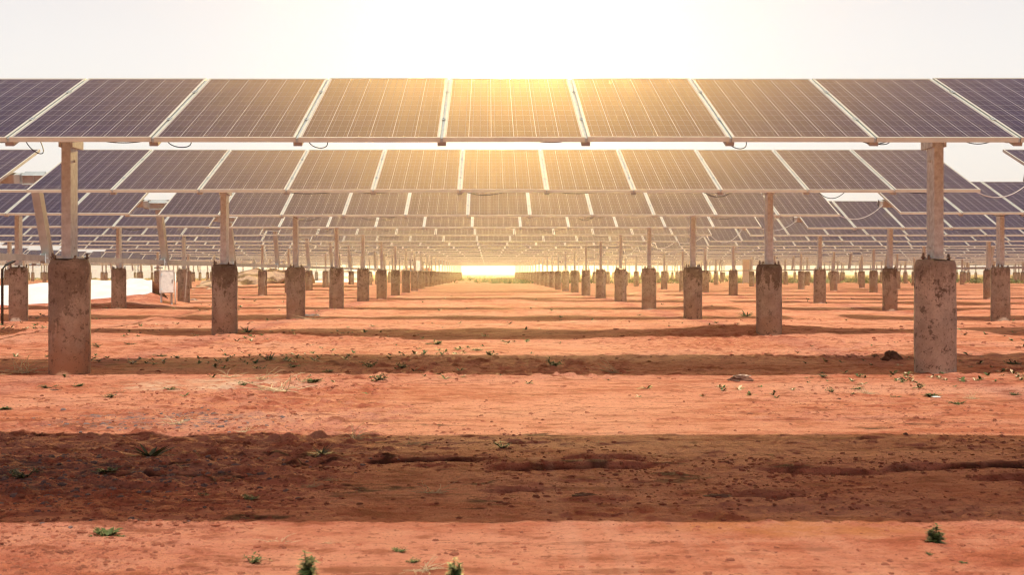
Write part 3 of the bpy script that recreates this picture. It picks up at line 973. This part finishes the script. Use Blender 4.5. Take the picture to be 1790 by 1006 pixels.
def bank(name, pts, mat, label, cat, n=26, amp=.05, seed=2, keep=False):
    """surface patch lofted between a near edge and a far edge (each a list of world points), closed to the ground at the back"""
    near, far = pts
    def lerp(P, t):
        k = t * (len(P) - 1); i = min(int(k), len(P) - 2); return Vector(P[i]).lerp(Vector(P[i + 1]), k - i)
    mb = MB()
    for j in range(n + 3):
        for i in range(n * 2 + 1):
            t = i / (n * 2)
            a, b = lerp(near, t), lerp(far, t)
            if j <= n: p = a.lerp(b, j / n); p.z += amp * (float(vnoise(np.array([t * 14 + seed]), np.array([j * .45]), seed)[0]) - .5) * (1 if 0 < j else 0)
            elif j == n + 1: p = b + Vector((0, 1.2, 0)); p.z = b.z * .45
            else: p = b + Vector((0, 2.4, 0)); p.z = -.1
            if j == 0 and not keep: p.z = gz(p.x, p.y) - .06
            mb.v.append(tuple(p))
    w = n * 2 + 1
    for j in range(n + 2):
        for i in range(n * 2):
            a = j * w + i; mb.face([a, a + 1, a + 1 + w, a + w], 0, True)
    return tag(ob(name, mb.mesh(name, [mat])), label, cat)


def pt(px, py, d):
    return ((px - CX) * d / F, d, HC - (py - HY) * d / F)


LINER = [(-190, 560, 503), (-60, 546, 500), (40, 535, 496.5), (110, 529, 493.5), (160, 524, 491), (215, 519, 488), (248, 515.5, 487.5), (266, 513, 491.5)]
ed = [pt(p, b, 32.6) for p, b, t in LINER]
bank('white_liner', (ed, [pt(p, t, 33.7) for p, b, t in LINER]), M_WHITE,
     'bright white liner sheet on a low bank behind the left front pier', 'sheet', amp=.07, keep=True)
bank('soil_bank', ([(e[0] * 1.0, 29.2, 0) for e in ed] + [(-6.8, 30.5, 0)], [(e[0], e[1] + .03, e[2] + .004) for e in ed] + [(-7.4, 32.6, -.05)]), M_SOIL,
     'low red soil bank along the lower edge of the white liner', 'bank', amp=.05, seed=5)
bank('white_liner', ([(*at(484, 494), 0), (*at(560, 494.5), 0), (*at(645, 493), 0)],
                     [pt(516, 483, 128), pt(560, 470, 128), pt(650, 471, 130)]), M_WHITE,
     'distant white sheet heap showing between piers left of centre', 'sheet', amp=.05, seed=7)
M_GRAVEL = plain('gravel_heap', (.40, .25, .17), .95, 0, .35, 9)
bank('gravel_heap', ([(*at(335, 507), 0), (*at(400, 506), 0), (*at(480, 501), 0)],
                     [pt(352, 494, 84), pt(450, 471, 84), pt(545, 474, 86)]), M_GRAVEL,
     'brown gravel heap between the second and third left piers', 'heap', amp=.30, seed=4)
bank('soil_heap', ([(*at(690, 496), 0), (*at(730, 495), 0), (*at(778, 494), 0)],
                   [pt(700, 474, 125), pt(735, 467, 125), pt(772, 477, 126)]), M_CLOD,
     'orange soil heap behind the far left piers near the centre', 'heap', amp=.35, seed=9)

# long pale wall beyond the left block
mb = MB()
mb.box((-110, -.1, -.1), (-30, .1, 1.35)); 
for k in range(28): mb.box((-110 + k * 2.95, -.16, -.1), (-109.75 + k * 2.95, -.102, 1.40))
tag(ob('boundary_wall', mb.mesh('boundary_wall', [M_WHITE]), None, (0, 198, 0), (0, 0, 0)), 'long low white wall far behind the panels on the left', 'wall')


# ------------------------------------------------------------------ cabinets, pipe
def cabinet(px, py, label, w=.30, d=.32, h=.55, leg=.30, yaw=0.0, conduit=True):
    x, y = at(px, py)
    t = bpy.data.objects.new('electrical_cabinet', None); COL.objects.link(t)
    t.location = (x, y, gz(x, y)); t.rotation_euler = (0, 0, yaw)
    tag(t, label, 'cabinet')
    mb = MB(); mb.box((-w / 2, -d / 2, leg), (w / 2, d / 2, leg + h)); mb.box((-w / 2 - .015, -d / 2 - .03, leg + h + .001), (w / 2 + .015, d / 2 + .015, leg + h + .02))
    ob('body', mb.mesh('body', [M_BOX]), t)
    mb = MB(); mb.box((-w / 2 + .012, -d / 2 - .022, leg + .015), (w / 2 - .012, -d / 2 - .001, leg + h - .015))
    dr = ob('door', mb.mesh('door', [M_BOX]), t)
    for z in (leg + .09, leg + h - .09):
        mb = MB(); mb.box((-w / 2 - .004, -d / 2 - .034, z - .025), (-w / 2 + .03, -d / 2 - .0225, z + .025)); ob('hinge', mb.mesh('hinge', [M_STEEL]), dr)
    mb = MB(); mb.box((w / 2 - .05, -d / 2 - .04, leg + h * .45), (w / 2 - .03, -d / 2 - .0225, leg + h * .62)); ob('handle', mb.mesh('handle', [M_BOLT]), dr)
    for sx in (-1, 1):
        mb = MB(); mb.box((sx * (w / 2 - .03) - .02, -.04, -.1), (sx * (w / 2 - .03) + .02, .04, leg - .0005)); ob('leg', mb.mesh('leg', [M_STEEL]), t)
    if conduit:
        mb = MB(); mb.tube([(w / 2 + .06, 0, -.1), (w / 2 + .06, 0, leg + h - .05)], .018, 0, 8); ob('conduit', mb.mesh('conduit', [M_BOX]), t)
    return t


cabinet(291, 536, 'white electrical cabinet on steel legs beside a left pier', .30, .34, .53, .32, .35)
cabinet(1304, 497, 'tall white cabinet standing far back beside the second right pier', .5, .4, 1.65, .12, -.2, False)
cabinet(731, 495, 'tall pale cabinet standing by the soil heap left of centre', .36, .4, 1.7, .12, .1, False)
# black conduit at the left pier
x, y = at(4, 565)
mb = MB(); mb.tube([(x, y, -.1), (x, y, .86), (x + .05, y + .02, .93), (x + .16, y + .08, .99), (x + .2, y + .12, 1.06)], .022, 0, 8)
tag(ob('conduit_pipe', mb.mesh('conduit_pipe', [M_CABLE])), 'black conduit pipe rising beside the pier at the left edge', 'pipe')

# ------------------------------------------------------------------ air
mb = MB(); mb.box((-480, -80, -1.6), (480, 700, 3.0))
hm = bpy.data.materials.new('haze_air'); hm.use_nodes = True
nt = hm.node_tree; nt.nodes.clear()
po = nt.nodes.new('ShaderNodeVolumePrincipled'); oo = nt.nodes.new('ShaderNodeOutputMaterial')
po.inputs['Color'].default_value = (1.0, .93, .80, 1); po.inputs['Density'].default_value = .0009; po.inputs['Anisotropy'].default_value = .93
nt.links.new(po.outputs[0], oo.inputs['Volume'])
kind(ob('haze', mb.mesh('haze', [hm])), 'stuff')

# ------------------------------------------------------------------ light
EL, AZ = R(59.5), R(8)
sd = Vector((math.sin(AZ) * math.cos(EL), -math.cos(AZ) * math.cos(EL), math.sin(EL)))
sun = bpy.data.lights.new('sun', 'SUN'); sun.energy = 4.35; sun.angle = R(.5); sun.color = (1, .93, .82)
so = bpy.data.objects.new('sun', sun); COL.objects.link(so)
so.rotation_euler = sd.to_track_quat('Z', 'Y').to_euler(); so.location = (0, -20, 30)

w = bpy.data.worlds.new('World'); sc.world = w; w.use_nodes = True
nt = w.node_tree; nt.nodes.clear(); N = NT(nt)
sky = N.n('ShaderNodeTexSky', sky_type='NISHITA'); sky.sun_disc = False
sky.sun_elevation = EL; sky.sun_rotation = math.pi - AZ; sky.dust_density = 4; sky.air_density = 1.2
bg = N.n('ShaderNodeBackground'); bg.inputs[1].default_value = .05; N.l(sky.outputs[0], bg.inputs[0])
tc = N.n('ShaderNodeTexCoord')
nv = N.n('ShaderNodeVectorMath', operation='NORMALIZE'); N.l(tc.outputs['Generated'], nv.inputs[0])
sp = N.n('ShaderNodeSeparateXYZ'); N.l(nv.outputs[0], sp.inputs[0])
band = N.ramp(sp.outputs[2], .12, .66, 1, .03)
front = N.ramp(sp.outputs[1], -.3, .8, .44, 1)
bg2 = N.n('ShaderNodeBackground'); N.l(N.mix(N.ramp(sp.outputs[1], .2, -.5), N.mix(N.ramp(sp.outputs[2], .16, .5), (.815, .74, .68), (.70, .44, .47)), (.84, .51, .475)), bg2.inputs[0])
N.l(N.math('MULTIPLY', band, front), bg2.inputs[1])
ge, ga = R(10.0), math.atan((915 - CX) / F)
gd = (math.sin(ga) * math.cos(ge), math.cos(ga) * math.cos(ge), math.sin(ge))
dp = N.n('ShaderNodeVectorMath', operation='DOT_PRODUCT'); N.l(nv.outputs[0], dp.inputs[0]); dp.inputs[1].default_value = gd
ang = N.math('ARCCOSINE', N.math('MINIMUM', dp.outputs['Value'], 1.0))
az_ = N.math('SUBTRACT', N.math('ARCTAN2', sp.outputs[0], sp.outputs[1]), ga)
el_ = N.math('SUBTRACT', N.math('ARCSINE', sp.outputs[2]), R(23))
def lobe():
    se = N.math('ADD', R(6), N.math('MULTIPLY', N.math('GREATER_THAN', el_, 0.0), R(5)))
    a = N.math('DIVIDE', az_, R(13)); e = N.math('DIVIDE', el_, se)
    q = N.math('ADD', N.math('MULTIPLY', a, a), N.math('MULTIPLY', e, e))
    return N.math('EXPONENT', N.math('MULTIPLY', q, -1.0))
def gauss(s):
    q = N.math('DIVIDE', ang, s); return N.math('EXPONENT', N.math('MULTIPLY', N.math('MULTIPLY', q, q), -1.0))
bg3 = N.n('ShaderNodeBackground'); bg3.inputs[0].default_value = (1, .56, .12, 1)  # warm lobe added to the sky above the frame so panels reflect gold
GLOW = 2900.0
N.l(N.math('MULTIPLY', lobe(), 6.8), bg3.inputs[1])
bg4 = N.n('ShaderNodeBackground'); bg4.inputs[0].default_value = (1, .68, .24, 1)
N.l(N.math('MULTIPLY', gauss(R(1.2)), GLOW), bg4.inputs[1])
N.l(N.math('ADD', N.math('MULTIPLY', band, front), N.math('ADD', N.math('MULTIPLY', gauss(R(4.5)), .5), N.math('MULTIPLY', gauss(R(10)), .2))), bg2.inputs[1])
a3 = N.n('ShaderNodeAddShader')
a1 = N.n('ShaderNodeAddShader'); a2 = N.n('ShaderNodeAddShader')
N.l(bg.outputs[0], a1.inputs[0]); N.l(bg2.outputs[0], a1.inputs[1]); N.l(a1.outputs[0], a2.inputs[0]); N.l(bg3.outputs[0], a2.inputs[1])
N.l(a2.outputs[0], a3.inputs[0]); N.l(bg4.outputs[0], a3.inputs[1])
ow = N.n('ShaderNodeOutputWorld'); N.l(a3.outputs[0], ow.inputs[0])
w.cycles.sampling_method = 'MANUAL'; w.cycles.sample_map_resolution = 2048

# ------------------------------------------------------------------ camera
cam = bpy.data.cameras.new('camera'); co = bpy.data.objects.new('camera', cam); COL.objects.link(co)
cam.sensor_width = 36; cam.lens = 36 * F / 1790
co.location = (0, 0, HC); co.rotation_euler = (R(90), 0, 0)
cam.shift_x = (895 - CX) / 1790; cam.shift_y = -(503 - HY) / 1790
cam.clip_start = .1; cam.clip_end = 9000
cam.dof.use_dof = True; cam.dof.focus_distance = 13; cam.dof.aperture_fstop = 9
sc.camera = co
sc.view_settings.view_transform = 'Standard'; sc.view_settings.look = 'None'
sc.view_settings.exposure = 0; sc.view_settings.gamma = 1
sc.render.engine = 'CYCLES'
cy = sc.cycles
sc.cycles.filter_width = 1.2
cy.use_denoising = True; cy.denoiser = 'OPENIMAGEDENOISE'
cy.max_bounces = 6; cy.diffuse_bounces = 3; cy.glossy_bounces = 2; cy.volume_bounces = 0; cy.transmission_bounces = 2
cy.sample_clamp_indirect = 8
